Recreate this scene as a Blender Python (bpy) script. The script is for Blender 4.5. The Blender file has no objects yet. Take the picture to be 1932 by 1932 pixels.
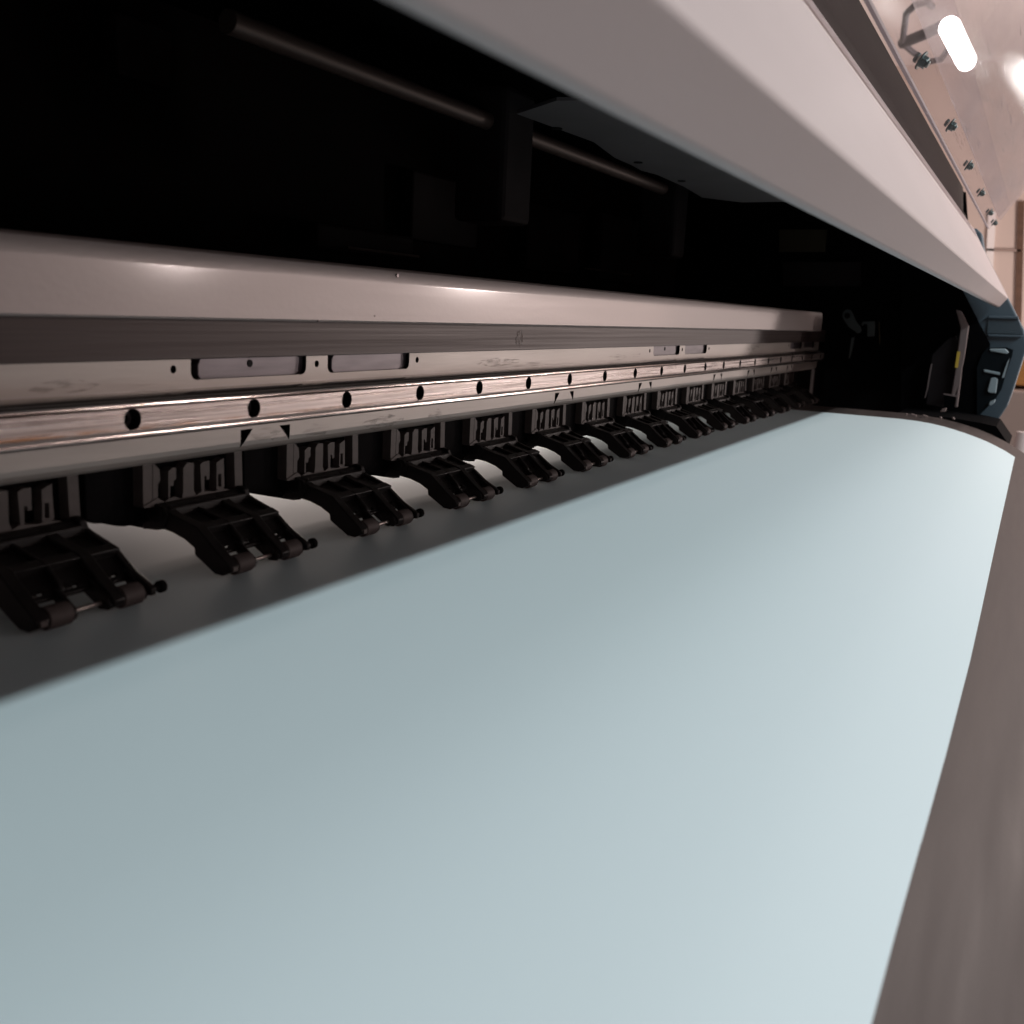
import bpy, bmesh, math, random
from mathutils import Vector, Matrix
random.seed(4)
S = bpy.context.scene
# ------------------------------------------------------------------ camera
# world axes: X along the machine, Y into the machine, Z up.  metres.
RM = Matrix(((0.45641877, 0.15114055, -0.87683433),
             (-0.88848687, 0.13022238, -0.44003775),
             (0.04767591, 0.97989727, 0.19372233)))
cam_d = bpy.data.cameras.new('camera'); cam = bpy.data.objects.new('camera', cam_d)
S.collection.objects.link(cam); S.camera = cam
cam.matrix_world = RM.to_4x4()
cam_d.sensor_width = 36; cam_d.lens = 36
cam_d.clip_start = 0.005; cam_d.clip_end = 60
cam_d.dof.use_dof = True; cam_d.dof.focus_distance = 0.62; cam_d.dof.aperture_fstop = 20
# ------------------------------------------------------------------ world
W = bpy.data.worlds.new('World'); S.world = W; W.use_nodes = True
W.node_tree.nodes['Background'].inputs[0].default_value = (1.0, .70, .66, 1)
W.node_tree.nodes['Background'].inputs[1].default_value = 0.22
# ------------------------------------------------------------------ lights
def area(name, loc, target, sx, sy, power, col, spread=180):
    l = bpy.data.lights.new(name, 'AREA'); l.shape = 'RECTANGLE'; l.size = sx; l.size_y = sy
    l.energy = power; l.color = col; l.spread = math.radians(spread)
    o = bpy.data.objects.new(name, l); S.collection.objects.link(o); o.location = loc
    d = (Vector(target)-Vector(loc)).normalized()
    x = Vector((1, 0, 0)); z = -d; y = z.cross(x).normalized(); x = y.cross(z)
    o.rotation_euler = Matrix((x, y, z)).transposed().to_euler()
    return o
# the overhead tube row in front of the machine (cool)
area('tube_light_over_aisle', (.1, -1.59, 1.39), (.4, .1, -.1), 1.3, .05, 22, (.78, .94, 1.0))
area('tube_light_over_aisle', (1.7, -1.59, 1.39), (.9, .1, -.1), 1.3, .05, 30, (1.0, .92, .885))
area('added_paper_edge_fill', (2.0, -.95, .95), (1.25, .0, -.12), .7, .04, 1.3, (1.0, .80, .74), 90)  # added warm fill that whitens the right edge of the paper
# two warm lamps further down the room: they shine low into the opening
area('warm_lamp_near', (2.38, -1.85, .15), (1.15, .26, -.02), .12, .12, 1.15, (1.0, .84, .79), 64)
area('warm_lamp_far', (4.30, -1.90, .19), (1.15, .26, -.02), .17, .17, 2.4, (1.0, .84, .79), 70)
# light of the room behind the machine, coming through the media slot
area('rear_room_light', (.90, .62, -.078), (.80, .3, -.12), .55, .05, .85, (1.0, .84, .76))
# added fill lamp, there only to brighten the far wall and ceiling
area('added_wall_ceiling_fill', (4.0, -1.7, -.5), (5.2, .6, 1.0), .8, .8, 75, (1.0, .88, .83))
# ------------------------------------------------------------------ exposure
S.view_settings.view_transform = 'Standard'; S.view_settings.look = 'None'
S.view_settings.exposure = 0; S.view_settings.gamma = 1
S.render.engine = 'CYCLES'
S.cycles.max_bounces = 8; S.cycles.transparent_max_bounces = 12

# ------------------------------------------------------------------ helpers
F = 1932.; CC = 966.
def ray(px, py):
    return RM @ Vector(((px-CC)/F, -(py-CC)/F, -1.))
def onX(px, py, X): r = ray(px, py); return r*(X/r.x)
def onY(px, py, Y): r = ray(px, py); return r*(Y/r.y)
def onZ(px, py, Z): r = ray(px, py); return r*(Z/r.z)

def tag(o, label=None, cat=None, group=None, kind=None):
    if label: o['label'] = label
    if cat: o['category'] = cat
    if group: o['group'] = group
    if kind: o['kind'] = kind
    return o
def link(name, me, mat=None, parent=None):
    o = bpy.data.objects.new(name, me); S.collection.objects.link(o)
    if mat and not me.materials:
        me.materials.append(mat)
    if parent: o.parent = parent
    return o
def bm_obj(name, bm, mat, parent=None, smooth=None, bevel=0):
    bmesh.ops.remove_doubles(bm, verts=bm.verts, dist=1e-6)
    bmesh.ops.recalc_face_normals(bm, faces=bm.faces)
    me = bpy.data.meshes.new(name); bm.to_mesh(me); bm.free()
    o = link(name, me, mat, parent)
    if smooth:
        for p in me.polygons: p.use_smooth = True
        try: me.set_sharp_from_angle(angle=math.radians(smooth))
        except Exception: pass
    if bevel:
        m = o.modifiers.new('b', 'BEVEL'); m.width = bevel; m.segments = 2; m.limit_method = 'ANGLE'; m.angle_limit = .6
    return o
def box(bm, x0, x1, y0, y1, z0, z1):
    vs = [bm.verts.new((x, y, z)) for x in (x0, x1) for y in (y0, y1) for z in (z0, z1)]
    for f in ((0, 1, 3, 2), (4, 6, 7, 5), (0, 4, 5, 1), (2, 3, 7, 6), (0, 2, 6, 4), (1, 5, 7, 3)):
        bm.faces.new([vs[i] for i in f])
def prism(bm, poly, axis, a, b):
    """closed polygon in the two remaining axes, extruded along axis from a to b"""
    def mk(p, t):
        if axis == 'X': return (t, p[0], p[1])
        if axis == 'Y': return (p[0], t, p[1])
        return (p[0], p[1], t)
    A = [bm.verts.new(mk(p, a)) for p in poly]; B = [bm.verts.new(mk(p, b)) for p in poly]
    n = len(poly)
    bm.faces.new(A); bm.faces.new(B[::-1])
    for i in range(n):
        bm.faces.new((A[i], B[i], B[(i+1) % n], A[(i+1) % n]))
def sheet(bm, prof, xs, th, yoff=None):
    """open profile (y,z) swept along xs and given a thickness below"""
    def nrm(i):
        a = Vector(prof[max(i-1, 0)]); b = Vector(prof[min(i+1, len(prof)-1)]); d = (b-a).normalized()
        n = Vector((-d.y, d.x));  return n if n.y > 0 else -n
    top = []; bot = []
    for j, x in enumerate(xs):
        t = []; b = []
        for i, (y, z) in enumerate(prof):
            n = nrm(i); dy = yoff(x, i) if yoff else 0
            t.append(bm.verts.new((x, y+dy, z))); b.append(bm.verts.new((x, y-n.x*th+dy, z-n.y*th)))
        top.append(t); bot.append(b)
    N = len(prof); M = len(xs)
    for j in range(M-1):
        for i in range(N-1):
            bm.faces.new((top[j][i], top[j+1][i], top[j+1][i+1], top[j][i+1]))
            bm.faces.new((bot[j][i], bot[j][i+1], bot[j+1][i+1], bot[j+1][i]))
        for i in (0, N-1):
            bm.faces.new((top[j][i], bot[j][i], bot[j+1][i], top[j+1][i]))
    for j in (0, M-1):
        for i in range(N-1):
            bm.faces.new((top[j][i], top[j][i+1], bot[j][i+1], bot[j][i]))
def cyl(bm, c, axis, r, L, n=24, r2=None):
    """cylinder whose axis starts at c and runs L along unit axis"""
    ax = Vector(axis).normalized(); u = ax.orthogonal().normalized(); v = ax.cross(u)
    r2 = r if r2 is None else r2; c = Vector(c)
    A = [bm.verts.new(c+(u*math.cos(t)+v*math.sin(t))*r) for t in [2*math.pi*i/n for i in range(n)]]
    B = [bm.verts.new(c+ax*L+(u*math.cos(t)+v*math.sin(t))*r2) for t in [2*math.pi*i/n for i in range(n)]]
    bm.faces.new(A[::-1]); bm.faces.new(B)
    for i in range(n): bm.faces.new((A[i], A[(i+1) % n], B[(i+1) % n], B[i]))
def tube(bm, pts, r, n=10):
    for a, b in zip(pts[:-1], pts[1:]):
        a = Vector(a); b = Vector(b); cyl(bm, a, b-a, r, (b-a).length, n)
        bmesh.ops.create_uvsphere(bm, u_segments=n, v_segments=6, radius=r, matrix=Matrix.Translation(b))
def boolean(o, cutbm, cutmat):
    me = bpy.data.meshes.new('cut'); bmesh.ops.recalc_face_normals(cutbm, faces=cutbm.faces)
    cutbm.to_mesh(me); cutbm.free(); me.materials.append(cutmat)
    c = bpy.data.objects.new('cut', me); S.collection.objects.link(c)
    m = o.modifiers.new('bool', 'BOOLEAN'); m.operation = 'DIFFERENCE'; m.solver = 'EXACT'; m.object = c
    try: m.material_mode = 'TRANSFER'
    except Exception: pass
    dg = bpy.context.evaluated_depsgraph_get(); dg.update()
    nm = bpy.data.meshes.new_from_object(o.evaluated_get(dg))
    o.modifiers.clear(); o.data = nm
    bpy.data.objects.remove(c)

# ------------------------------------------------------------------ materials
def mat(name, col, rough=.5, metal=0., spec=.5, var=.0, vscale=(20, 20, 20), rvar=0., bump=0., bscale=(60, 60, 60), col2=None, detail=4, coat=0):
    m = bpy.data.materials.new(name); m.use_nodes = True; nt = m.node_tree; b = nt.nodes['Principled BSDF']
    b.inputs['Roughness'].default_value = rough; b.inputs['Metallic'].default_value = metal
    b.inputs['Specular IOR Level'].default_value = spec
    b.inputs['Base Color'].default_value = (*col, 1)
    if coat: b.inputs['Coat Weight'].default_value = coat; b.inputs['Coat Roughness'].default_value = .11
    tc = nt.nodes.new('ShaderNodeTexCoord')
    def noise(sc, det):
        mp = nt.nodes.new('ShaderNodeMapping'); mp.inputs['Scale'].default_value = sc
        nt.links.new(tc.outputs['Object'], mp.inputs[0])
        n = nt.nodes.new('ShaderNodeTexNoise'); n.inputs['Scale'].default_value = 1; n.inputs['Detail'].default_value = det
        nt.links.new(mp.outputs[0], n.inputs['Vector']); return n
    if var or rvar:
        n = noise(vscale, detail)
        if var:
            r = nt.nodes.new('ShaderNodeValToRGB'); r.color_ramp.elements[0].position = .3; r.color_ramp.elements[1].position = .7
            c2 = col2 or tuple(min(1, c*(1+var)) for c in col)
            r.color_ramp.elements[0].color = (*[c*(1-var) for c in col], 1) if not col2 else (*col, 1)
            r.color_ramp.elements[1].color = (*c2, 1)
            nt.links.new(n.outputs[0], r.inputs[0]); nt.links.new(r.outputs[0], b.inputs['Base Color'])
        if rvar:
            mr = nt.nodes.new('ShaderNodeMapRange'); mr.inputs[1].default_value = .3; mr.inputs[2].default_value = .7
            mr.inputs[3].default_value = rough-rvar; mr.inputs[4].default_value = rough+rvar
            nt.links.new(n.outputs[0], mr.inputs[0]); nt.links.new(mr.outputs[0], b.inputs['Roughness'])
    if bump:
        n2 = noise(bscale, 3); bp = nt.nodes.new('ShaderNodeBump'); bp.inputs['Strength'].default_value = bump
        bp.inputs['Distance'].default_value = .0005
        nt.links.new(n2.outputs[0], bp.inputs['Height']); nt.links.new(bp.outputs[0], b.inputs['Normal'])
    m['b'] = 1
    return m
def emis(name, col, s):
    m = bpy.data.materials.new(name); m.use_nodes = True; b = m.node_tree.nodes['Principled BSDF']
    b.inputs['Base Color'].default_value = (*col, 1); b.inputs['Emission Color'].default_value = (*col, 1)
    b.inputs['Emission Strength'].default_value = s; return m
M_paper = mat('paper', (.615, .755, .79), .62, spec=.25, bump=.05, bscale=(300, 300, 300), var=.01, vscale=(3, 6, 6), col2=(.625, .76, .80), detail=1)
M_apron = mat('apron_paint', (.055, .044, .041), .6, metal=.1, spec=.3, var=.22, vscale=(9, 110, 110), rvar=.08, bump=.12, bscale=(500, 500, 500))
M_cover = mat('cover_paint', (.455, .398, .392), .55, spec=.35, var=.025, vscale=(6, 30, 30), bump=.12, bscale=(900, 900, 900))
M_beam = mat('satin_aluminium', (.35, .30, .288), .42, metal=.3, var=.05, vscale=(3, 60, 60), rvar=.05, bump=.16, bscale=(260, 420, 420), coat=.33)
M_strip = mat('shade_darkened_steel', (.044, .031, .029), .45, metal=.3, spec=.3, var=.28, vscale=(5, 900, 900), rvar=.08, bump=.1, bscale=(20, 2500, 2500))  # base colour carries part of the shade under the beam
M_plate = mat('galvanised_plate', (.37, .335, .31), .42, metal=.35, var=.10, vscale=(14, 70, 120), rvar=.06, bump=.1, bscale=(60, 900, 900), detail=8)
M_block = mat('grey_metal_backing', (.13, .115, .125), .4, metal=.5, var=.2, vscale=(40, 120, 300))
M_hole = mat('hole_shade_screw_black', (.006, .0055, .0055), .6, spec=.1)  # paints the shade inside holes and cut-outs; also the black hinge screws
M_bolt = mat('oxidised_bolt', (.12, .10, .10), .3, metal=.8, var=.3, vscale=(400, 400, 400))
M_black = mat('black_plastic', (.006, .0055, .006), .75, spec=.03, var=.3, vscale=(90, 90, 90), bump=.2, bscale=(1500, 1500, 1500))
M_arm = mat('black_arm_plastic', (.010, .008, .008), .4, spec=.22, var=.3, vscale=(150, 150, 150), bump=.25, bscale=(1800, 1800, 1800))
M_roller = mat('rubber', (.07, .056, .054), .6, spec=.2, var=.12, vscale=(300, 300, 300))
M_axle = mat('axle_steel', (.34, .30, .28), .4, metal=.9)
M_holder = mat('brown_grey_moulding', (.06, .046, .042), .6, var=.18, vscale=(60, 200, 200), bump=.2, bscale=(900, 900, 900))
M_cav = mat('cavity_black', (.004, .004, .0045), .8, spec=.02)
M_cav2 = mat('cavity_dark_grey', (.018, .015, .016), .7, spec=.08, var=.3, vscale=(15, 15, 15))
M_rod = mat('rod_steel', (.10, .07, .06), .5, metal=.5)
M_under = mat('grey_sheet', (.12, .108, .11), .5, metal=.2, var=.1, vscale=(20, 20, 20))
M_blue = mat('blue_grey_plastic', (.09, .13, .16), .5, spec=.35, bump=.1, bscale=(900, 900, 900), var=.05, vscale=(8, 8, 8))
M_blue2 = mat('pale_blue_plastic', (.34, .44, .48), .45)
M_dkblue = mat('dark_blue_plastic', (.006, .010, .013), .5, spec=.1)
M_post = mat('beige_metal', (.22, .175, .17), .5, metal=.2)
M_yel = mat('yellow_sticker', (.65, .45, .06), .5)
M_green = mat('green_grey_link', (.055, .07, .07), .5, metal=.3)
M_wall = mat('wall_panel', (.56, .45, .40), .7, var=.03, vscale=(1, 2, 2))
M_seam = mat('panel_seam', (.30, .22, .19), .7)
M_ceil = mat('ceiling_paint', (.78, .69, .66), .8, var=.03, vscale=(1, 1, 1))
M_card = mat('cardboard', (.50, .24, .07), .8, var=.08, vscale=(6, 6, 6))
M_wood = mat('brown_wood', (.10, .05, .03), .6, var=.2, vscale=(4, 4, 40))
M_white = mat('white_plastic', (.8, .74, .72), .5)
M_tube = emis('tube_glow', (1, .97, .93), 20)
M_fix = mat('fixture_grey', (.03, .025, .028), .7, spec=.1)
M_screw = mat('screw_steel', (.11, .14, .14), .35, metal=.7, var=.2, vscale=(300, 300, 300))

# rail: brushed steel with a rust line and scratches
def rail_mat():
    m = mat('rail_steel', (.5, .44, .42), .3, metal=.7)
    nt = m.node_tree; b = nt.nodes['Principled BSDF']; N = nt.nodes.new; L = nt.links.new
    tc = N('ShaderNodeTexCoord')
    def noise(sc, d=6, rough=.6):
        mp = N('ShaderNodeMapping'); mp.inputs['Scale'].default_value = sc; L(tc.outputs['Object'], mp.inputs[0])
        n = N('ShaderNodeTexNoise'); n.inputs['Scale'].default_value = 1; n.inputs['Detail'].default_value = d
        n.inputs['Roughness'].default_value = rough; L(mp.outputs[0], n.inputs['Vector']); return n.outputs[0]
    r1 = N('ShaderNodeValToRGB'); r1.color_ramp.elements[0].position = .34; r1.color_ramp.elements[1].position = .62
    r1.color_ramp.elements[0].color = (.26, .21, .19, 1); r1.color_ramp.elements[1].color = (.52, .46, .44, 1)
    L(noise((9, 900, 1100)), r1.inputs[0])
    sep = N('ShaderNodeSeparateXYZ'); L(tc.outputs['Object'], sep.inputs[0])
    # rust near the lower shoulder, strongest at the near end
    def mr(src, a, b_, c, d):
        k = N('ShaderNodeMapRange'); k.inputs[1].default_value = a; k.inputs[2].default_value = b_
        k.inputs[3].default_value = c; k.inputs[4].default_value = d; k.interpolation_type = 'SMOOTHSTEP'; L(src, k.inputs[0]); return k.outputs[0]
    def mul(a, b_):
        k = N('ShaderNodeMath'); k.operation = 'MULTIPLY'; L(a, k.inputs[0]); L(b_, k.inputs[1]); return k.outputs[0]
    z = mul(mr(sep.outputs[2], -.0475, -.0462, 0, 1), mr(sep.outputs[2], -.0458, -.0435, 1, 0))
    x = mr(sep.outputs[0], .18, .42, 1, .12)
    n = mr(noise((60, 60, 700)), .40, .6, .15, 1)
    fac = mul(mul(z, x), n)
    mix = N('ShaderNodeMix'); mix.data_type = 'RGBA'; L(fac, mix.inputs[0]); L(r1.outputs[0], mix.inputs[6]); mix.inputs[7].default_value = (.30, .13, .05, 1)
    L(mix.outputs[2], b.inputs['Base Color'])
    L(mr(noise((12, 300, 900)), .3, .7, .22, .42), b.inputs['Roughness'])
    bp = N('ShaderNodeBump'); bp.inputs['Strength'].default_value = .35; bp.inputs['Distance'].default_value = .0003
    L(noise((25, 900, 1500)), bp.inputs['Height']); L(bp.outputs[0], b.inputs['Normal'])
    return m
M_rail = rail_mat()
M_polish = mat('polished_steel', (.46, .41, .385), .17, metal=.9, var=.25, vscale=(8, 500, 1500), rvar=.06, bump=.15, bscale=(15, 900, 1500))

def acrylic_mat(name, haze):
    m = bpy.data.materials.new(name); m.use_nodes = True; nt = m.node_tree; nt.nodes.clear(); N = nt.nodes.new; L = nt.links.new
    out = N('ShaderNodeOutputMaterial'); tr = N('ShaderNodeBsdfTransparent'); tr.inputs[0].default_value = (.95, .94, .95, 1)
    rf = N('ShaderNodeBsdfRefraction'); rf.inputs['IOR'].default_value = 1.02; rf.inputs['Roughness'].default_value = .22
    df = N('ShaderNodeBsdfTranslucent'); df.inputs[0].default_value = (.82, .80, .84, 1)
    d2 = N('ShaderNodeBsdfDiffuse'); d2.inputs[0].default_value = (.78, .77, .82, 1)
    gl = N('ShaderNodeBsdfGlossy'); gl.inputs['Roughness'].default_value = .38
    tc = N('ShaderNodeTexCoord')
    def noise(sc, rot=0):
        mp = N('ShaderNodeMapping'); mp.inputs['Scale'].default_value = sc; mp.inputs['Rotation'].default_value = (0, rot, 0)
        L(tc.outputs['Object'], mp.inputs[0])
        n = N('ShaderNodeTexNoise'); n.inputs['Scale'].default_value = 1; n.inputs['Detail'].default_value = 5; L(mp.outputs[0], n.inputs[0]); return n.outputs[0]
    def ramp(s, a, b, c, d):
        k = N('ShaderNodeMapRange'); k.inputs[1].default_value = a; k.inputs[2].default_value = b; k.inputs[3].default_value = c; k.inputs[4].default_value = d; L(s, k.inputs[0]); return k.outputs[0]
    sc = ramp(noise((14, 50, 420), .5), .63, .72, 0, .3 if haze else .0)
    sc2 = ramp(noise((7, 30, 30)), .35, .7, haze*.5, haze*1.3)
    ad = N('ShaderNodeMath'); ad.operation = 'ADD'; L(sc, ad.inputs[0]); L(sc2, ad.inputs[1])
    md = N('ShaderNodeMixShader'); md.inputs[0].default_value = .5; L(df.outputs[0], md.inputs[1]); L(d2.outputs[0], md.inputs[2])
    mh = N('ShaderNodeMixShader'); mh.inputs[0].default_value = .55; L(md.outputs[0], mh.inputs[1]); L(rf.outputs[0], mh.inputs[2])
    m1 = N('ShaderNodeMixShader'); L(ad.outputs[0], m1.inputs[0]); L(tr.outputs[0], m1.inputs[1]); L(mh.outputs[0], m1.inputs[2])
    m2 = N('ShaderNodeMixShader'); m2.inputs[0].default_value = .03; L(m1.outputs[0], m2.inputs[1]); L(gl.outputs[0], m2.inputs[2])
    L(m2.outputs[0], out.inputs[0]); return m
M_ac1 = acrylic_mat('clear_acrylic', .03)
M_ac2 = acrylic_mat('scratched_acrylic', .30)

# ================================================================== THE PRINTER
P = bpy.data.objects.new('wide_format_printer', None); S.collection.objects.link(P); P.location = (0, 0, 0)
tag(P, 'wide format printer with raised lid, metal beam, rail and a row of black pinch arms', 'printer')
XL, XR = -.35, 1.5

# ---- platen and apron (one bent sheet under the paper)
plat = [(.95, -.200), (.60, -.160), (.42, -.131), (.33, -.1118), (.286, -.1022), (.27, -.1012), (.135, -.1012), (.10, -.1035), (.076, -.1079), (.058, -.1122), (.042, -.1174), (.026, -.1242), (.010, -.1325),
        (-.010, -.1445), (-.034, -.161), (-.062, -.184), (-.095, -.218), (-.13, -.265), (-.155, -.33)]
bm = bmesh.new(); sheet(bm, plat, [XL, 0, .3, .6, 1.0, 1.335], .003)
tag(bm_obj('apron', bm, M_apron, P, smooth=40), 'dark brown-grey curved metal apron')

# ---- cross beam
bp_ = [(.262, -.0078), (.262, .0086), (.262, .0091), (.26206, .0097), (.2624, .0126), (.2630, .0143), (.2643, .0153), (.2690, .0158), (.33, .0155), (.33, -.0070), (.2628, -.0086)]
bm = bmesh.new(); prism(bm, bp_, 'X', XL, 1.40)
beam = bm_obj('cross_beam', bm, M_beam, P, smooth=25)
for p in ((749, 520, .0008), (600, 605, .0004), (706, 596, .0004)):
    q = onY(p[0], p[1], .2622); bm = bmesh.new(); cyl(bm, (q.x, .2618, q.z), (0, 1, 0), p[2], .0015, 10); bm_obj('screw', bm, M_bolt, beam)
# ---- steel strip below it, colour darkened to deepen the overhang's shade
bm = bmesh.new(); box(bm, XL, 1.5, .274, .279, -.0232, -.0072)
strip = bm_obj('steel_strip', bm, M_strip, P, bevel=.0003)

def smudge(name, x0, x1, z0, z1, y, m, par, n=9):
    bm = bmesh.new(); k = 14; cx = (x0+x1)/2; cz = (z0+z1)/2
    pts = [(cx+(x1-x0)/2*math.cos(t)*(random.uniform(.75, 1.05)), cz+(z1-z0)/2*math.sin(t)*random.uniform(.7, 1.05)) for t in [2*math.pi*i/k for i in range(k)]]
    prism(bm, pts, 'Y', y-.00005, y+.0002); return bm_obj(name, bm, m, par)
def smudge_mat(name, col, sc, dens):
    m = mat(name, col, .8, spec=.1); nt = m.node_tree; b = nt.nodes['Principled BSDF']
    tc = nt.nodes.new('ShaderNodeTexCoord'); mp = nt.nodes.new('ShaderNodeMapping'); mp.inputs['Scale'].default_value = sc
    n = nt.nodes.new('ShaderNodeTexNoise'); n.inputs['Scale'].default_value = 1; n.inputs['Detail'].default_value = 7
    k = nt.nodes.new('ShaderNodeMapRange'); k.inputs[1].default_value = .46; k.inputs[2].default_value = .62; k.inputs[3].default_value = 0; k.inputs[4].default_value = dens
    nt.links.new(tc.outputs['Object'], mp.inputs[0]); nt.links.new(mp.outputs[0], n.inputs[0]); nt.links.new(n.outputs[0], k.inputs[0]); nt.links.new(k.outputs[0], b.inputs['Alpha'])
    return m
M_sm1 = smudge_mat('pale_smudge', (.36, .30, .28), (300, 500, 260), .8)
M_sm2 = smudge_mat('grease_mark', (.24, .21, .19), (60, 200, 700), .22)
M_sm3 = smudge_mat('pale_wear', (.55, .50, .46), (120, 400, 700), .35)
smudge('smudge', .539, .550, -.0220, -.0105, .2739, M_sm1, strip)
# ---- mounting plate with cut-outs and triangles
pp = [(.280, -.0225), (.280, -.0570), (.2804, -.0588), (.2814, -.0603), (.2832, -.0614), (.290, -.0618), (.290, -.0603), (.2842, -.0600), (.2826, -.0590), (.2818, -.0575), (.2818, -.0225)]
bm = bmesh.new(); prism(bm, pp, 'X', XL, 1.49)
plate = bm_obj('rail_mounting_plate', bm, M_plate, P)
cut = bmesh.new()
def rrect(x0, x1, z0, z1, r):
    out = []
    for cx, cz, a0 in ((x0+r, z0+r, 180), (x1-r, z0+r, 270)):
        for k in range(5):
            t = math.radians(a0+k*22.5); out.append((cx+r*math.cos(t), cz+r*math.sin(t)))
    return out+[(x1, z1), (x0, z1)]
pockets = []
for off in (-.51, 0, .512, 1.02):
    for a, b in ((.2868, .3545), (.3694, .4357)):
        if b+off < 1.48: pockets.append((a+off, b+off)); prism(cut, rrect(a+off, b+off, -.0314, -.020, .003), 'Y', .275, .2845)
    for h in (.2781, .3617, .4430):
        if h+off < 1.48: cyl(cut, (h+off, .275, -.0272), (0, 1, 0), .0015, .0095, 16)
for xa in (.3135, .6122, .7700, .9780, 1.108, 1.215, 1.30, .09):
    prism(cut, [(xa, -.0522), (xa+.0072, -.0522), (xa, -.0596)], 'Y', .275, .2845)
    prism(cut, [(xa+.0235, -.0522), (xa+.0305, -.0522), (xa+.0302, -.0588)], 'Y', .275, .2845)
boolean(plate, cut, M_hole)
plate['label'] = 'grey metal plate carrying the rail, with slots and black triangle cut-outs'
for x0, x1, z0, z1, mm in ((.330, .342, -.0590, -.0535, M_sm3), (.318, .336, -.0575, -.0520, M_sm2), (.352, .372, -.0600, -.0530, M_sm2), (.395, .425, -.0600, -.0530, M_sm2), (.402, .432, -.0590, -.0530, M_sm3), (.455, .470, -.0590, -.0530, M_sm3),
                       (.50, .56, -.0330, -.0275, M_sm3), (.52, .60, -.0342, -.0310, M_sm2), (.70, .74, -.0335, -.0285, M_sm2), (.75, .77, -.0325, -.0270, M_sm2), (.215, .245, -.0335, -.0290, M_sm3), (.14, .19, -.0285, -.0240, M_sm2), (1.10, 1.15, -.0330, -.0250, M_sm2)):
    smudge('wear_mark', x0, x1, z0, z1, .2799, mm, plate)
for a, b in pockets:   # metal block seen in each slot
    bm = bmesh.new(); c = .0045
    prism(bm, [(a+.008, -.0325), (a+.006, -.030), (a+.006, -.0215-c), (a+.006+c*.6, -.0215), (b-c+.010, -.0215), (b+.012, -.0215-c), (b+.012, -.0325)], 'Y', .2824, .2860)
    k = bm_obj('slot_block', bm, M_block, plate, bevel=.0004)
    if (b-a) > .067:
        bm = bmesh.new(); cyl(bm, ((a+b)/2+.001, .2821, -.0262), (0, 1, 0), .0015, .003, 16); bm_obj('screw_hole', bm, M_hole, plate)
bm = bmesh.new(); box(bm, XL, 1.49, .2892, .292, -.058, -.016); bm_obj('backing_plate', bm, M_cav, P)
bm = bmesh.new(); box(bm, 1.484, 1.490, .281, .285, -.0985, -.0618); bm_obj('plate_leg', bm, M_under, P)

# ---- guide rail
rp = [(.2800, -.0345), (.2745, -.0345), (.2730, -.03465), (.2716, -.0350), (.2705, -.0355), (.2698, -.0361), (.2694, -.0367), (.2692, -.0373), (.26915, -.0379), (.2696, -.0381), (.2690, -.0384), (.2680, -.0386),
      (.2680, -.0456), (.2691, -.0458), (.26895, -.0462), (.2687, -.0469), (.2685, -.0477), (.26855, -.0482), (.2692, -.0488), (.2702, -.0492), (.2722, -.0495), (.2738, -.0496), (.2800, -.0496)]
bm = bmesh.new(); prism(bm, rp, 'X', XL, 1.47)
rail = bm_obj('guide_rail', bm, M_rail, P)
cut = bmesh.new(); bolts = []
for i in range(-4, 21):
    x = .2476+.06*i
    cyl(cut, (x, .260, -.0422), (0, 1, 0), .0037, .0165, 32); bolts.append(x)
boolean(rail, cut, M_hole)
rail.data.materials.append(M_polish); k_ = len(rail.data.materials)-1
for p in rail.data.polygons:
    p.use_smooth = True
    if p.material_index == 0 and (p.center.z > -.0385 or p.center.z < -.0457): p.material_index = k_
try: rail.data.set_sharp_from_angle(angle=math.radians(28))
except Exception: pass
for x in bolts:
    bm = bmesh.new(); n = 24
    cyl(bm, (x, .2718, -.0422), (0, 1, 0), .0031, .0022, n)
    o = bm_obj('rail_bolt', bm, M_bolt, rail, bevel=.0003)
    c2 = bmesh.new(); cyl(c2, (x, .2713, -.0422), (0, 1, 0), .0016, .0015, 6); boolean(o, c2, M_hole)

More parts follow.
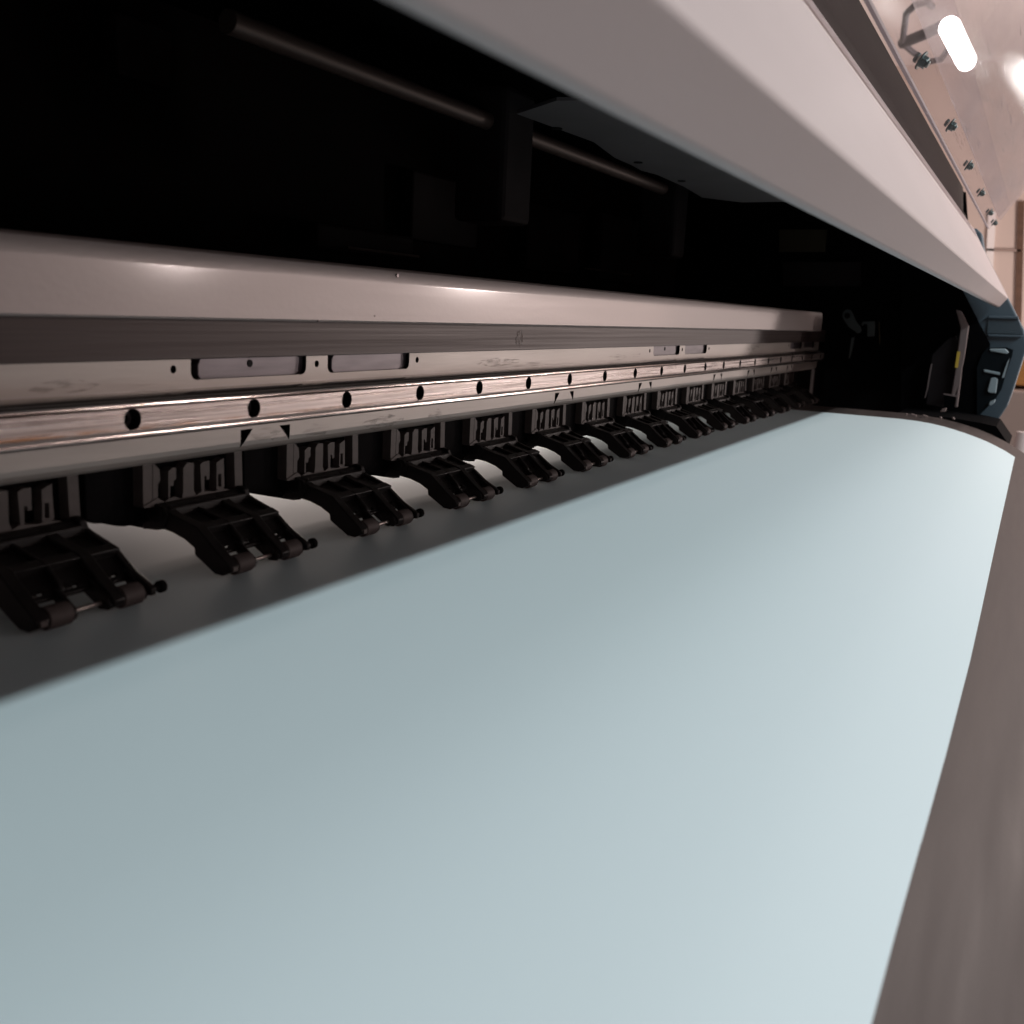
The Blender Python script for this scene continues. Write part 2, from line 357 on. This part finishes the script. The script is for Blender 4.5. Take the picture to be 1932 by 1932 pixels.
# ---- pinch roller units (one every 80 mm)
def zp(zx, zy): return ((280+zx/4.6)/1.06, (830+zy/4.6)/1.06)
def zpoly(pts, Y):
    return [(lambda v: (v.x, v.z))(onY(*zp(*p), Y)) for p in pts]
def arm_bm():
    bm = bmesh.new(); X0 = .2722
    up = [(.2925, -.0760), (.2830, -.0765), (.2765, -.0795), (.2640, -.0826), (.2560, -.0893), (.2500, -.0938), (.2482, -.0955)]
    lo = [(.2488, -.0975), (.2520, -.0990), (.2557, -.0988), (.2609, -.0957), (.2650, -.0933), (.2654, -.0906), (.2702, -.0881), (.2760, -.0864), (.2820, -.0856), (.2850, -.0865), (.2903, -.0871), (.2925, -.0850)]
    def rib(xa, xb, cutoff=None, drop=0):
        u = [(y, z-drop) for y, z in up]; l = list(lo)
        prism(bm, u+l, 'X', X0+xa, X0+xb)
    rib(0, .0048)                     # outer left rib, runs to the tip
    # middle rib
    rib(.0285, .0330)
    # short ribs ending above the rollers
    su = [(.2880, -.0775), (.2765, -.0797), (.2640, -.0829), (.2575, -.0884), (.2562, -.0905)]
    sl = [(.2572, -.0925), (.2600, -.0925), (.2654, -.0906), (.2702, -.0881), (.2820, -.0856), (.2880, -.0850)]
    prism(bm, su+sl, 'X', X0+.0155, X0+.0172)
    ru = [(.2925, -.0760), (.2830, -.0768), (.2765, -.0797), (.2660, -.0832), (.2560, -.0905), (.2500, -.0935), (.2478, -.0950)]
    rl = [(.2480, -.0972), (.2510, -.0975), (.2570, -.0935), (.2654, -.0906), (.2702, -.0881), (.2820, -.0856), (.2925, -.0856)]
    prism(bm, ru+rl, 'X', X0+.0432, X0+.0455)
    # recessed floor of the channels, with a small drain hole in each
    fl = [(.2900, -.0793), (.2765, -.0815), (.2665, -.0840), (.2628, -.0872), (.2596, -.0900), (.2584, -.0912), (.2572, -.0924)]
    for xa, xb in ((.0048, .0155), (.0172, .0285), (.0330, .0432)):
        a = X0+xa; b = X0+xb; m = (a+b)/2
        for i in range(len(fl)-1):
            (y0, z0), (y1, z1) = fl[i], fl[i+1]
            cols = ((a, b),) if i != 4 else ((a, m-.0010), (m+.0010, b))
            for p, q in cols:
                prism(bm, [(y0, z0), (y1, z1), (y1+.0006, z1-.0012), (y0+.0006, z0-.0012)], 'X', p, q)
    # cross webs: knee ridge and pocket walls of the flat part
    prism(bm, [(.2668, -.0822), (.2628, -.0835), (.2640, -.0862), (.2672, -.0850)], 'X', X0+.002, X0+.0445)
    prism(bm, [(.2800, -.0775), (.2785, -.0781), (.2785, -.0815), (.2800, -.0810)], 'X', X0+.002, X0+.0445)
    # rear hinge barrel and side cheek
    cyl(bm, (X0-.001, .2838, -.0800), (1, 0, 0), .0036, .0480, 20)
    prism(bm, [(.2900, -.0770), (.2825, -.0752), (.2795, -.0762), (.2778, -.0800), (.2800, -.0850), (.2900, -.0860)], 'X', X0+.0425, X0+.0452)
    prism(bm, [(.2900, -.0770), (.2800, -.0772), (.2775, -.0800), (.2790, -.0850), (.2900, -.0870)], 'X', X0-.0008, X0+.0008)
    # forks holding the rollers
    for xa in (.0142, .0272, .0418):
        prism(bm, [(.2590, -.0895), (.2560, -.0905), (.2500, -.0945), (.2490, -.0965), (.2500, -.0985), (.2540, -.0988), (.2590, -.0930)], 'X', X0+xa, X0+xa+.0014)
    return bm
def housing_bm():
    bm = bmesh.new()
    pts = zpoly([(940, 690), (960, 700), (1000, 716), (1060, 716), (1115, 735), (1150, 742), (1190, 745), (1250, 735), (1255, 702), (1310, 718), (1340, 770), (1400, 782), (1470, 776), (1490, 640)], .290)
    pts = pts + [(pts[-1][0], -.050), (pts[0][0], -.050)]
    prism(bm, pts, 'Y', .289, .306)
    return bm
def holder_bms():
    """returns face (brown-grey moulding) and the dark block behind it"""
    polys = [[(25, 420), (112, 412), (112, 825), (30, 850)],
             [(118, 440), (180, 500), (188, 600), (165, 640), (165, 765), (118, 800)],
             [(260, 520), (300, 485), (332, 485), (332, 590), (310, 605), (310, 650), (277, 655), (277, 765), (262, 768)],
             [(398, 490), (432, 440), (495, 440), (495, 690), (515, 740), (390, 765), (398, 700)],
             [(555, 455), (585, 430), (640, 420), (640, 590), (617, 597), (612, 562), (592, 562), (592, 715), (567, 715)],
             [(705, 440), (770, 395), (776, 545), (745, 545), (722, 548), (722, 655), (748, 655), (776, 548), (778, 655), (760, 680), (702, 700)],
             [(866, 330), (935, 320), (945, 700), (951, 820), (925, 760), (875, 702)]]
    bm = bmesh.new()
    for i, p in enumerate(polys):
        if i == 5:
            for q in ([(705, 440), (770, 395), (773, 540), (706, 545)], [(706, 545), (720, 545), (718, 660), (703, 695)], [(748, 541), (773, 540), (778, 655), (750, 662)], [(703, 695), (718, 660), (778, 655), (765, 682)]):
                prism(bm, zpoly(q, .284), 'Y', .284, .288)
        else:
            prism(bm, zpoly(p, .284), 'Y', .284, .2885 if i not in (0, 6) else .292)
    # scalloped lower ledge
    prism(bm, zpoly([(32, 845), (165, 762), (225, 800), (270, 768), (320, 752), (370, 768), (520, 738), (570, 700), (620, 702), (690, 702), (720, 682), (800, 680), (860, 690), (860, 712), (400, 800), (220, 838), (40, 858)], .2835), 'Y', .2835, .288)
    bk = bmesh.new(); box(bk, .2672, .3198, .2886, .310, -.083, -.050)
    return bm, bk
arm = bm_obj('pinch_arm', arm_bm(), M_arm, P, smooth=30, bevel=.0005)
subs = []
X0 = .2722
for xa, xb in ((.0056, .0142), (.0336, .0418)):
    bm = bmesh.new(); cyl(bm, (X0+xa, .2524, -.0963), (1, 0, 0), .0036, xb-xa, 32)
    subs.append(bm_obj('roller', bm, M_roller, arm, smooth=40, bevel=.0004))
bm = bmesh.new(); cyl(bm, (X0+.001, .2528, -.0966), (1, 0, 0), .0008, .0500, 12); subs.append(bm_obj('axle', bm, M_axle, arm, smooth=40))
bm = bmesh.new(); cyl(bm, (X0+.0455, .2505, -.0958), (1, 0, 0), .0013, .0045, 14); cyl(bm, (X0+.0488, .2505, -.0958), (1, 0, 0), .0021, .0022, 18)
subs.append(bm_obj('end_pin', bm, M_black, arm, smooth=40, bevel=.0003))
bm = bmesh.new(); box(bm, X0+.0012, X0+.0038, .2478, .2486, -.0972, -.0954); subs.append(bm_obj('tip_pad', bm, M_holder, arm, bevel=.0002))
f_, b_ = holder_bms()
subs.append(bm_obj('ribbed_holder', f_, M_holder, arm, bevel=.0002))
subs.append(bm_obj('holder_block', b_, M_cav, arm))
subs.append(bm_obj('spring_housing', housing_bm(), M_black, arm, bevel=.0005))
for i in range(-1, 14):
    if i == 0: continue
    a = arm.copy(); S.collection.objects.link(a); a.parent = P; a.location.x = .0804*i
    for s in subs:
        c = s.copy(); S.collection.objects.link(c); c.parent = a
for o in P.children:
    if o.name.startswith('pinch_arm'): o['group'] = 'pinch arms along the rail'

# ---- cavity above and behind the beam
def slab(name, m, x0, x1, y0, y1, z0, z1, parent=P, bevel=0, lab=None):
    bm = bmesh.new(); box(bm, x0, x1, y0, y1, z0, z1); o = bm_obj(name, bm, m, parent, bevel=bevel)
    if lab: o['label'] = lab
    return o
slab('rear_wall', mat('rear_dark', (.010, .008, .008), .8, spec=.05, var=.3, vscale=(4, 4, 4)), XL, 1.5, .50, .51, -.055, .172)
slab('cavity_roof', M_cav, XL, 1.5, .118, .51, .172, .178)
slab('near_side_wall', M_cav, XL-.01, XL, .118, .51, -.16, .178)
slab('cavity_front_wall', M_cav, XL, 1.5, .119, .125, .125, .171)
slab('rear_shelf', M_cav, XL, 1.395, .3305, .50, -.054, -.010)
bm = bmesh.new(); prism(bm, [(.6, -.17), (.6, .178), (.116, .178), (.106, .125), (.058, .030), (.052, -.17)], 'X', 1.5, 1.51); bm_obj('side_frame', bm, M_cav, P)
# dim things inside the cavity
def rodpiece(x0, x1):
    bm = bmesh.new(); cyl(bm, (x0, .360, .1262), (1, 0, 0), .0058, x1-x0, 20); return bm
bm = rodpiece(.395, .650); r0 = bm_obj('rod', bm, M_rod, P, smooth=40, bevel=.0005)
bm = rodpiece(.695, 1.02); bm_obj('rod', bm, M_rod, P, smooth=40, bevel=.0005)
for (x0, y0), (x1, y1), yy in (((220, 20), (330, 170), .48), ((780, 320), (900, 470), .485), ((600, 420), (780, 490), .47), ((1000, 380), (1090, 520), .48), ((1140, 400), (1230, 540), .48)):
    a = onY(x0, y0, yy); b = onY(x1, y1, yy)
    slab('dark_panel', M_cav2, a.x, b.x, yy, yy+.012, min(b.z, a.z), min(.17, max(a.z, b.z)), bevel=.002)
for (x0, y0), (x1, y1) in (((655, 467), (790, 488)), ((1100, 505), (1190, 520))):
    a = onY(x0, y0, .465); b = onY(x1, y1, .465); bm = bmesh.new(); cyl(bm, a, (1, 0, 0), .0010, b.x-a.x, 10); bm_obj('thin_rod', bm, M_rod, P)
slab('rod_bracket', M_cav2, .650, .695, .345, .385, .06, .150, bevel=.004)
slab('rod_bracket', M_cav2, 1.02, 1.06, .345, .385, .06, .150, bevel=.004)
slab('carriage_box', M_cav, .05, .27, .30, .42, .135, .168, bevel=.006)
bm = bmesh.new()
pl = [onZ(*p, .118) for p in [(975, 215), (1050, 190), (1150, 190), (1500, 380), (1400, 382), (1325, 373), (1290, 352), (1240, 330), (1210, 322), (1190, 311), (1160, 298), (1120, 268)]]
prism(bm, [(v.x, v.y) for v in pl], 'Z', .118, .120); up_ = bm_obj('upper_plate', bm, M_under, P)
for p in ((1051, 243), (1204, 307), (1286, 342)):
    q = onZ(*p, .1175); bm = bmesh.new(); cyl(bm, (q.x, q.y, .1172), (0, 0, 1), .0035, .001, 18); bm_obj('plate_hole', bm, M_hole, up_)
def ipoly(name, m, pts, X, th=.004, parent=P, bevel=0, lab=None):
    bm = bmesh.new(); prism(bm, [(v.y, v.z) for v in (onX(*p, X) for p in pts)], 'X', X, X+th)
    o = bm_obj(name, bm, m, parent, bevel=bevel)
    if lab: o['label'] = lab
    return o
def z5(*pts): return [((1550+x/3.864)/1.06, (450+y/3.864)/1.06) for x, y in pts]
def z3(*pts): return [((1800+x/6.44)/1.06, (560+y/6.44)/1.06) for x, y in pts]
def z6(*pts): return [((1600+x/10.73)/1.06, (560+y/10.73)/1.06) for x, y in pts]
ipoly('side_plate', M_cav2, z5((60, 285), (660, 285), (660, 470), (60, 470)), 1.49)
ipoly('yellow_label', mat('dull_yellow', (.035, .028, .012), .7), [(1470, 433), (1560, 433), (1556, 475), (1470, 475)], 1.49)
# link arm with an eye
lk = ipoly('link_arm', M_green, z6((905, 740), (925, 680), (975, 635), (1030, 630), (1090, 650), (1130, 720), (1200, 880), (1290, 1000), (1320, 1080), (1280, 1130), (1230, 1150), (1180, 1100), (1040, 1010), (960, 890), (910, 810)), 1.46, .003, bevel=.0008)
ipoly('eye', M_hole, z6((950, 760), (975, 715), (1020, 700), (1065, 725), (1080, 765), (1060, 810), (1015, 835), (970, 815)), 1.4585, .001, lk)
ipoly('cable_clip', M_green, z6((1310, 960), (1335, 890), (1600, 880), (1610, 1000), (1590, 1210), (1440, 1215), (1440, 960), (1370, 930), (1340, 990)), 1.47, .003, bevel=.0008)
ipoly('wire', mat('dull_wire', (.06, .045, .012), .7), z6((1685, 880), (1700, 880), (1722, 1300), (1706, 1400), (1700, 1300)), 1.48, .001)
ipoly('lever', M_green, z6((1100, 1240), (1170, 1220), (1120, 1500), (1060, 1680), (1040, 1680), (1070, 1480)), 1.47, .003)
# bent bracket with yellow sticker
bk = ipoly('bent_bracket', M_post, z3((720, 380), (790, 400), (885, 600), (850, 860), (820, 1040), (800, 1130), (770, 1400), (740, 1640), (705, 1640), (735, 1400), (700, 1495), (660, 1480), (720, 1130), (745, 900), (780, 620)), 1.43, .006, bevel=.001, lab='bent pinkish metal bracket')
ipoly('yellow_sticker', M_yel, z3((738, 920), (775, 925), (745, 1130), (705, 1130)), 1.4285, .001, bk)
ipoly('inner_cover', M_cav2, z3((420, 960), (620, 760), (720, 720), (760, 820), (720, 1130), (690, 1490), (560, 1460), (560, 1640), (340, 1600), (400, 1080)), 1.44, .004)
ipoly('latch_rod', M_post, z3((400, 1080), (415, 1080), (390, 1210), (360, 1400), (325, 1520), (315, 1520), (345, 1400), (375, 1210)), 1.437, .002)
ipoly('bracket_foot', M_post, z3((560, 1460), (740, 1485), (740, 1510), (560, 1475)), 1.428, .002)
M_clip = mat('clip_metal', (.20, .155, .145), .5, metal=.2)
# small parts beside the media at the end of the platen
for k, q in enumerate(([(35, 1760), (75, 1715), (95, 1725), (60, 1765)], [(100, 1760), (140, 1720), (215, 1745), (200, 1775)], [(220, 1775), (300, 1735), (360, 1755), (300, 1800)], [(510, 1700), (540, 1660), (600, 1650), (580, 1700)], [(500, 1780), (515, 1760), (540, 1770), (530, 1800)], [(660, 1785), (680, 1765), (705, 1780), (700, 1805)])):
    ipoly('edge_clip', M_clip, z3(*q), 1.30, .006, bevel=.0008)
# ---- front cover
cv = [(.0595, .0273), (.0487, .0381), (.0760, .0830), (.1000, .1235), (.1040, .1230), (.118, .1100), (.118, .0650), (.0700, .0320), (.0660, .0300), (.0625, .0283)]
bm = bmesh.new()
cvf = [(y-.0015, z+.0058) for y, z in cv]; cvf[0] = (.0560, .0325); cvf[1] = (.0472, .0443); cvf[-1] = (.0590, .0320); cvf[-2] = (.064, .034)
A_ = [bm.verts.new((-.35, *p)) for p in cv]; B_ = [bm.verts.new((1.455, *p)) for p in cvf]
bm.faces.new(A_); bm.faces.new(B_[::-1])
for i in range(len(cv)): bm.faces.new((A_[i], B_[i], B_[(i+1) % len(cv)], A_[(i+1) % len(cv)]))
# the far end sits a little lower, as in the machine
cover = bm_obj('front_cover', bm, M_cover, P, smooth=20, bevel=.0012); cover['label'] = 'pale pinkish grey sloping front cover'
# dark recess behind the lid edge
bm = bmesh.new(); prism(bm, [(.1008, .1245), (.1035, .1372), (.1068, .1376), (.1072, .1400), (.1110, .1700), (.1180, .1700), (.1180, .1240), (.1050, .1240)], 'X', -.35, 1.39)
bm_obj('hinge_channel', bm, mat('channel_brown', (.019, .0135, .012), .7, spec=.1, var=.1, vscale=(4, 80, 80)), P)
# ---- open lid with acrylic window
d = Vector((-.0225, .0353)).normalized(); nrm_ = Vector((-d.y, d.x))
def lidp(s, t=0): return (.068+d.x*s+nrm_.x*t, .14+d.y*s+nrm_.y*t)
lid_e = Vector((.0783, .1239)); s0 = (lid_e-Vector((.068, .14))).dot(d)
def lidbox(sa, sb, ta, tb, xa, xb):
    bm = bmesh.new(); prism(bm, [lidp(sa, ta), lidp(sb, ta), lidp(sb, tb), lidp(sa, tb)], 'X', xa, xb); return bm
lid = bm_obj('lid', lidbox(s0-.0004, s0+.0006, -.0015, .0022, -.35, 1.40), mat('lid_edge', (.30, .27, .30), .4), P); lid['label'] = 'raised transparent lid with a row of screws'
bm_obj('clear_strip', lidbox(s0+.0006, .0155, 0, .0018, -.35, 1.405), M_ac1, lid)
bm_obj('window_pane', lidbox(-.0040, .32, .0022, .0048, -.35, 1.41), M_ac2, lid)
ss = (Vector((.0736, .1312))-Vector((.068, .14))).dot(d)
for i in range(-4, 6):
    pass
sx = []
for px, py in ((1732, 110), (1787, 222), (1823, 296), (1848, 346), (1866, 384), (1880, 412)):
    r = ray(px, py); k = .0736/r.y; sx.append(k*r.x)
step = (sx[4]-sx[0])/4
for i in range(-4, 6):
    x = sx[0]+step*i
    if x > 1.40: x = 1.395
    q = lidp(ss); bm = bmesh.new(); ax = (0, nrm_.x, nrm_.y)
    c = Vector((x, *lidp(ss, 0)))
    A = -Vector(ax); c = c+Vector(ax)*.0022
    cyl(bm, c-A*.0008+A*.0004, A, .0046, .0010, 28)   # flange against the strip
    cyl(bm, c-A*.0030, A, .0030, .0030, 6)            # hex head
    cyl(bm, c-A*.0042, A, .0018, .0014, 12)
    cyl(bm, c+A*.0020, A, .0026, .0018, 6)            # nut on the other side
    bm_obj('lid_screw', bm, M_screw, lid, bevel=.0003)
# ---- end cap
cap = ipoly('end_cap', M_blue, [(1842, 430), (1852, 440), (1857, 473), (1932, 622), (1938, 655), (1922, 705), (1911, 739), (1901, 766), (1881, 796), (1840, 806), (1700, 795), (1700, 470)], 1.475, .04, bevel=.002, lab='blue-grey moulded end cap')
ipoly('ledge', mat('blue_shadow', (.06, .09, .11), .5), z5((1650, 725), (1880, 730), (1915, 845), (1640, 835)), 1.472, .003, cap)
ipoly('ledge_lip', M_blue, z5((1640, 842), (1915, 852), (1900, 870), (1650, 862)), 1.468, .007, cap, bevel=.001)
ipoly('ledge_lip', M_blue, z5((1650, 700), (1880, 705), (1885, 728), (1645, 722)), 1.468, .007, cap, bevel=.001)
ipoly('black_liner', M_cav, [(1700, 450), (1780, 500), (1812, 540), (1830, 575), (1853, 620), (1868, 649), (1866, 662), (1858, 700), (1852, 740), (1850, 770), (1836, 800), (1700, 792)], 1.462, .006)
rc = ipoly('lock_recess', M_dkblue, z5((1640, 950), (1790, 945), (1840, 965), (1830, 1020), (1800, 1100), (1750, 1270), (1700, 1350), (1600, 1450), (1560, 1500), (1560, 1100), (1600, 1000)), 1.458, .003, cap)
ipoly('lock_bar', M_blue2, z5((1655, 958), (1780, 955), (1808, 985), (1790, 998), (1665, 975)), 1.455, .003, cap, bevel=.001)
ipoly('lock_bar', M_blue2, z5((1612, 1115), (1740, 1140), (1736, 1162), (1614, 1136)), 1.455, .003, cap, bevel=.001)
ipoly('lock_tab', M_blue2, z5((1668, 1182), (1700, 1178), (1722, 1192), (1706, 1300), (1660, 1298), (1640, 1285)), 1.453, .004, cap, bevel=.001)
ipoly('lock_tab', M_blue2, z5((1650, 1390), (1660, 1365), (1704, 1345), (1696, 1375), (1665, 1398)), 1.453, .004, cap, bevel=.001)
ipoly('edge_strip', M_blue2, z5((1795, 1060), (1812, 1030), (1770, 1180), (1752, 1180)), 1.453, .003, cap)
hb = ipoly('hinge_bracket', mat('hinge_grey', (.42, .40, .45), .4), z5((1470, -20), (1540, 30), (1600, 195), (1592, 395), (1495, 310)), 1.4715, .003, bevel=.0006)
for q in ((1530, 137), (1558, 180), (1585, 190)):
    v = onX(*z5(q)[0], 1.467); bm = bmesh.new(); cyl(bm, v, (1, 0, 0), .0032, .004, 6); bm_obj('hinge_screw', bm, M_hole, hb)
bm = bmesh.new()
fl = [onX(*p, 1.34) for p in [(1690, 781), (1790, 788), (1850, 798), (1880, 805), (1904, 840), (1870, 850), (1800, 815)]]
prism(bm, [(v.y, v.z) for v in fl], 'X', 1.342, 1.47); bm_obj('end_base', bm, M_cav, P)

# ================================================================== PAPER
edge_px = [(1645, 1932), (1688, 1770), (1722, 1648), (1735, 1602), (1739, 1590), (1785, 1425), (1830, 1250), (1850, 1160), (1880, 1020), (1915, 862)]
edge = sorted([(onZ(*p, -.1312).x, onZ(*p, -.1312).y) for p in edge_px])
def ey(x):
    if x <= edge[0][0]: return edge[0][1]
    for (a, ya), (b, yb) in zip(edge[:-1], edge[1:]):
        if x <= b: return ya+(yb-ya)*(x-a)/(b-a)
    return edge[-1][1]
pprof = [(.95, -.199), (.60, -.159), (.42, -.1300), (.33, -.1106), (.296, -.1028), (.284, -.1003), (.272, -.1000), (.20, -.1000), (.135, -.1000), (.115, -.1008), (.10, -.1022), (.087, -.1043), (.076, -.1066), (.064, -.1096), (.053, -.1128), (.042, -.1163), (.033, -.1200), (.022, -.1250), (.012, -.1305)]
xs = [XL, -.1, .05]+[e[0] for e in edge if e[0] < 1.2]+[.25, .4, .5, .7, .9, 1.1, 1.23]
xs = sorted(set(round(x, 5) for x in xs))
bm = bmesh.new(); sheet(bm, pprof, xs, .0004, lambda x, i: (ey(x)-.012) if i == len(pprof)-1 else ((ey(x)-.012)*.4 if i == len(pprof)-2 else 0))
tag(bm_obj('print_media', bm, M_paper, None, smooth=50), 'smooth blue-white sheet of paper lying on the curved apron under the rollers', 'paper')

# ================================================================== THE ROOM
def struct(name, bm, m): return tag(bm_obj(name, bm, m), kind='structure')
bm = bmesh.new(); box(bm, 6.0, 6.05, -3, 3, -1.1, 1.6); struct('far_wall', bm, M_wall)
bm = bmesh.new(); box(bm, -1.5, 6.0, -.9, 3, 1.35, 1.4); struct('ceiling', bm, M_ceil)
bm = bmesh.new(); box(bm, -1.5, 6.0, -3, 3, -1.15, -1.1); struct('floor', bm, mat('floor_grey', (.20, .17, .16), .6, var=.1, vscale=(3, 3, 3)))
def wallseam(p, q, w, m=M_seam, name='panel_seam', lab=None):
    a = onX(*p, 5.99); b = onX(*q, 5.99); bm = bmesh.new(); dd = (b-a).normalized(); n = Vector((0, -dd.z, dd.y))*w/2
    prism(bm, [(v.y, v.z) for v in (a-n, b-n, b+n, a+n)], 'X', 5.985, 6.0-.002)
    o = bm_obj(name, bm, m); tag(o, lab, 'wall trim'); return o
wallseam((1872, 400), (1866, 520), .035, M_white, 'pale_trim', 'pale upright trim strip on the far wall above the end cap')
wallseam((1860, 471), (1926, 473), .012, M_seam, 'panel_seam', 'thin horizontal seam across the beige far wall')
wallseam((1927, 380), (1920, 640), .03, M_wood, 'door_frame', 'dark brown upright frame on the far wall at the photo edge')
# cardboard box and cabinet beyond the machine
def xbox(name, m, p0, p1, X, dx, lab, cat):
    a = onX(*p0, X); b = onX(*p1, X); bm = bmesh.new()
    box(bm, X, X+dx, min(a.y, b.y), max(a.y, b.y), min(a.z, b.z), max(a.z, b.z)); return tag(bm_obj(name, bm, m, bevel=.004), lab, cat)
xbox('cardboard_box', M_card, (1890, 630), (1990, 732), 3.0, .5, 'orange-brown cardboard box standing beyond the blue-grey end cap', 'box')
xbox('cabinet', mat('beige_cabinet', (.42, .33, .29), .6, var=.05, vscale=(3, 3, 3)), (1850, 733), (1990, 900), 2.9, .8, 'beige cabinet under the cardboard box beyond the machine', 'cabinet')
v = onX(1929, 842, 2.4); bm = bmesh.new(); cyl(bm, v-Vector((0, 0, .02)), (0, 0, 1), .02, .05, 20, .015); tag(bm_obj('bottle', bm, M_white, None, smooth=40), 'small white container beside the end of the machine', 'bottle')
# lamp under the ceiling
LP = bpy.data.objects.new('ceiling_lamp', None); S.collection.objects.link(LP); LP.location = (0, 0, 0)
tag(LP, 'glowing tube lamp with wire guard hanging below the ceiling, seen through the clear lid', 'lamp')
a = onZ(1792, 52, .9); b = onZ(1823, 115, .9)
bm = bmesh.new(); cyl(bm, a, b-a, .031, (b-a).length, 24)
for c in (a, b): bmesh.ops.create_uvsphere(bm, u_segments=20, v_segments=12, radius=.031, matrix=Matrix.Translation(c))
bm_obj('tube', bm, M_tube, LP, smooth=60)
def zl(*pts): return [((1700+x/5.552)/1.06, (y/5.552)/1.06) for x, y in pts]
bm = bmesh.new()
for pts, r in (([(580, 480), (850, 370), (1010, 290)], .018), ([(580, 480), (625, 150), (720, 60), (850, 20), (910, 70)], .010), ([(580, 480), (700, 580), (850, 690), (1010, 660), (1080, 560)], .010)):
    tube(bm, [onZ(*p, .95) for p in zl(*pts)], r)
bm_obj('wire_guard', bm, M_fix, LP, smooth=60)
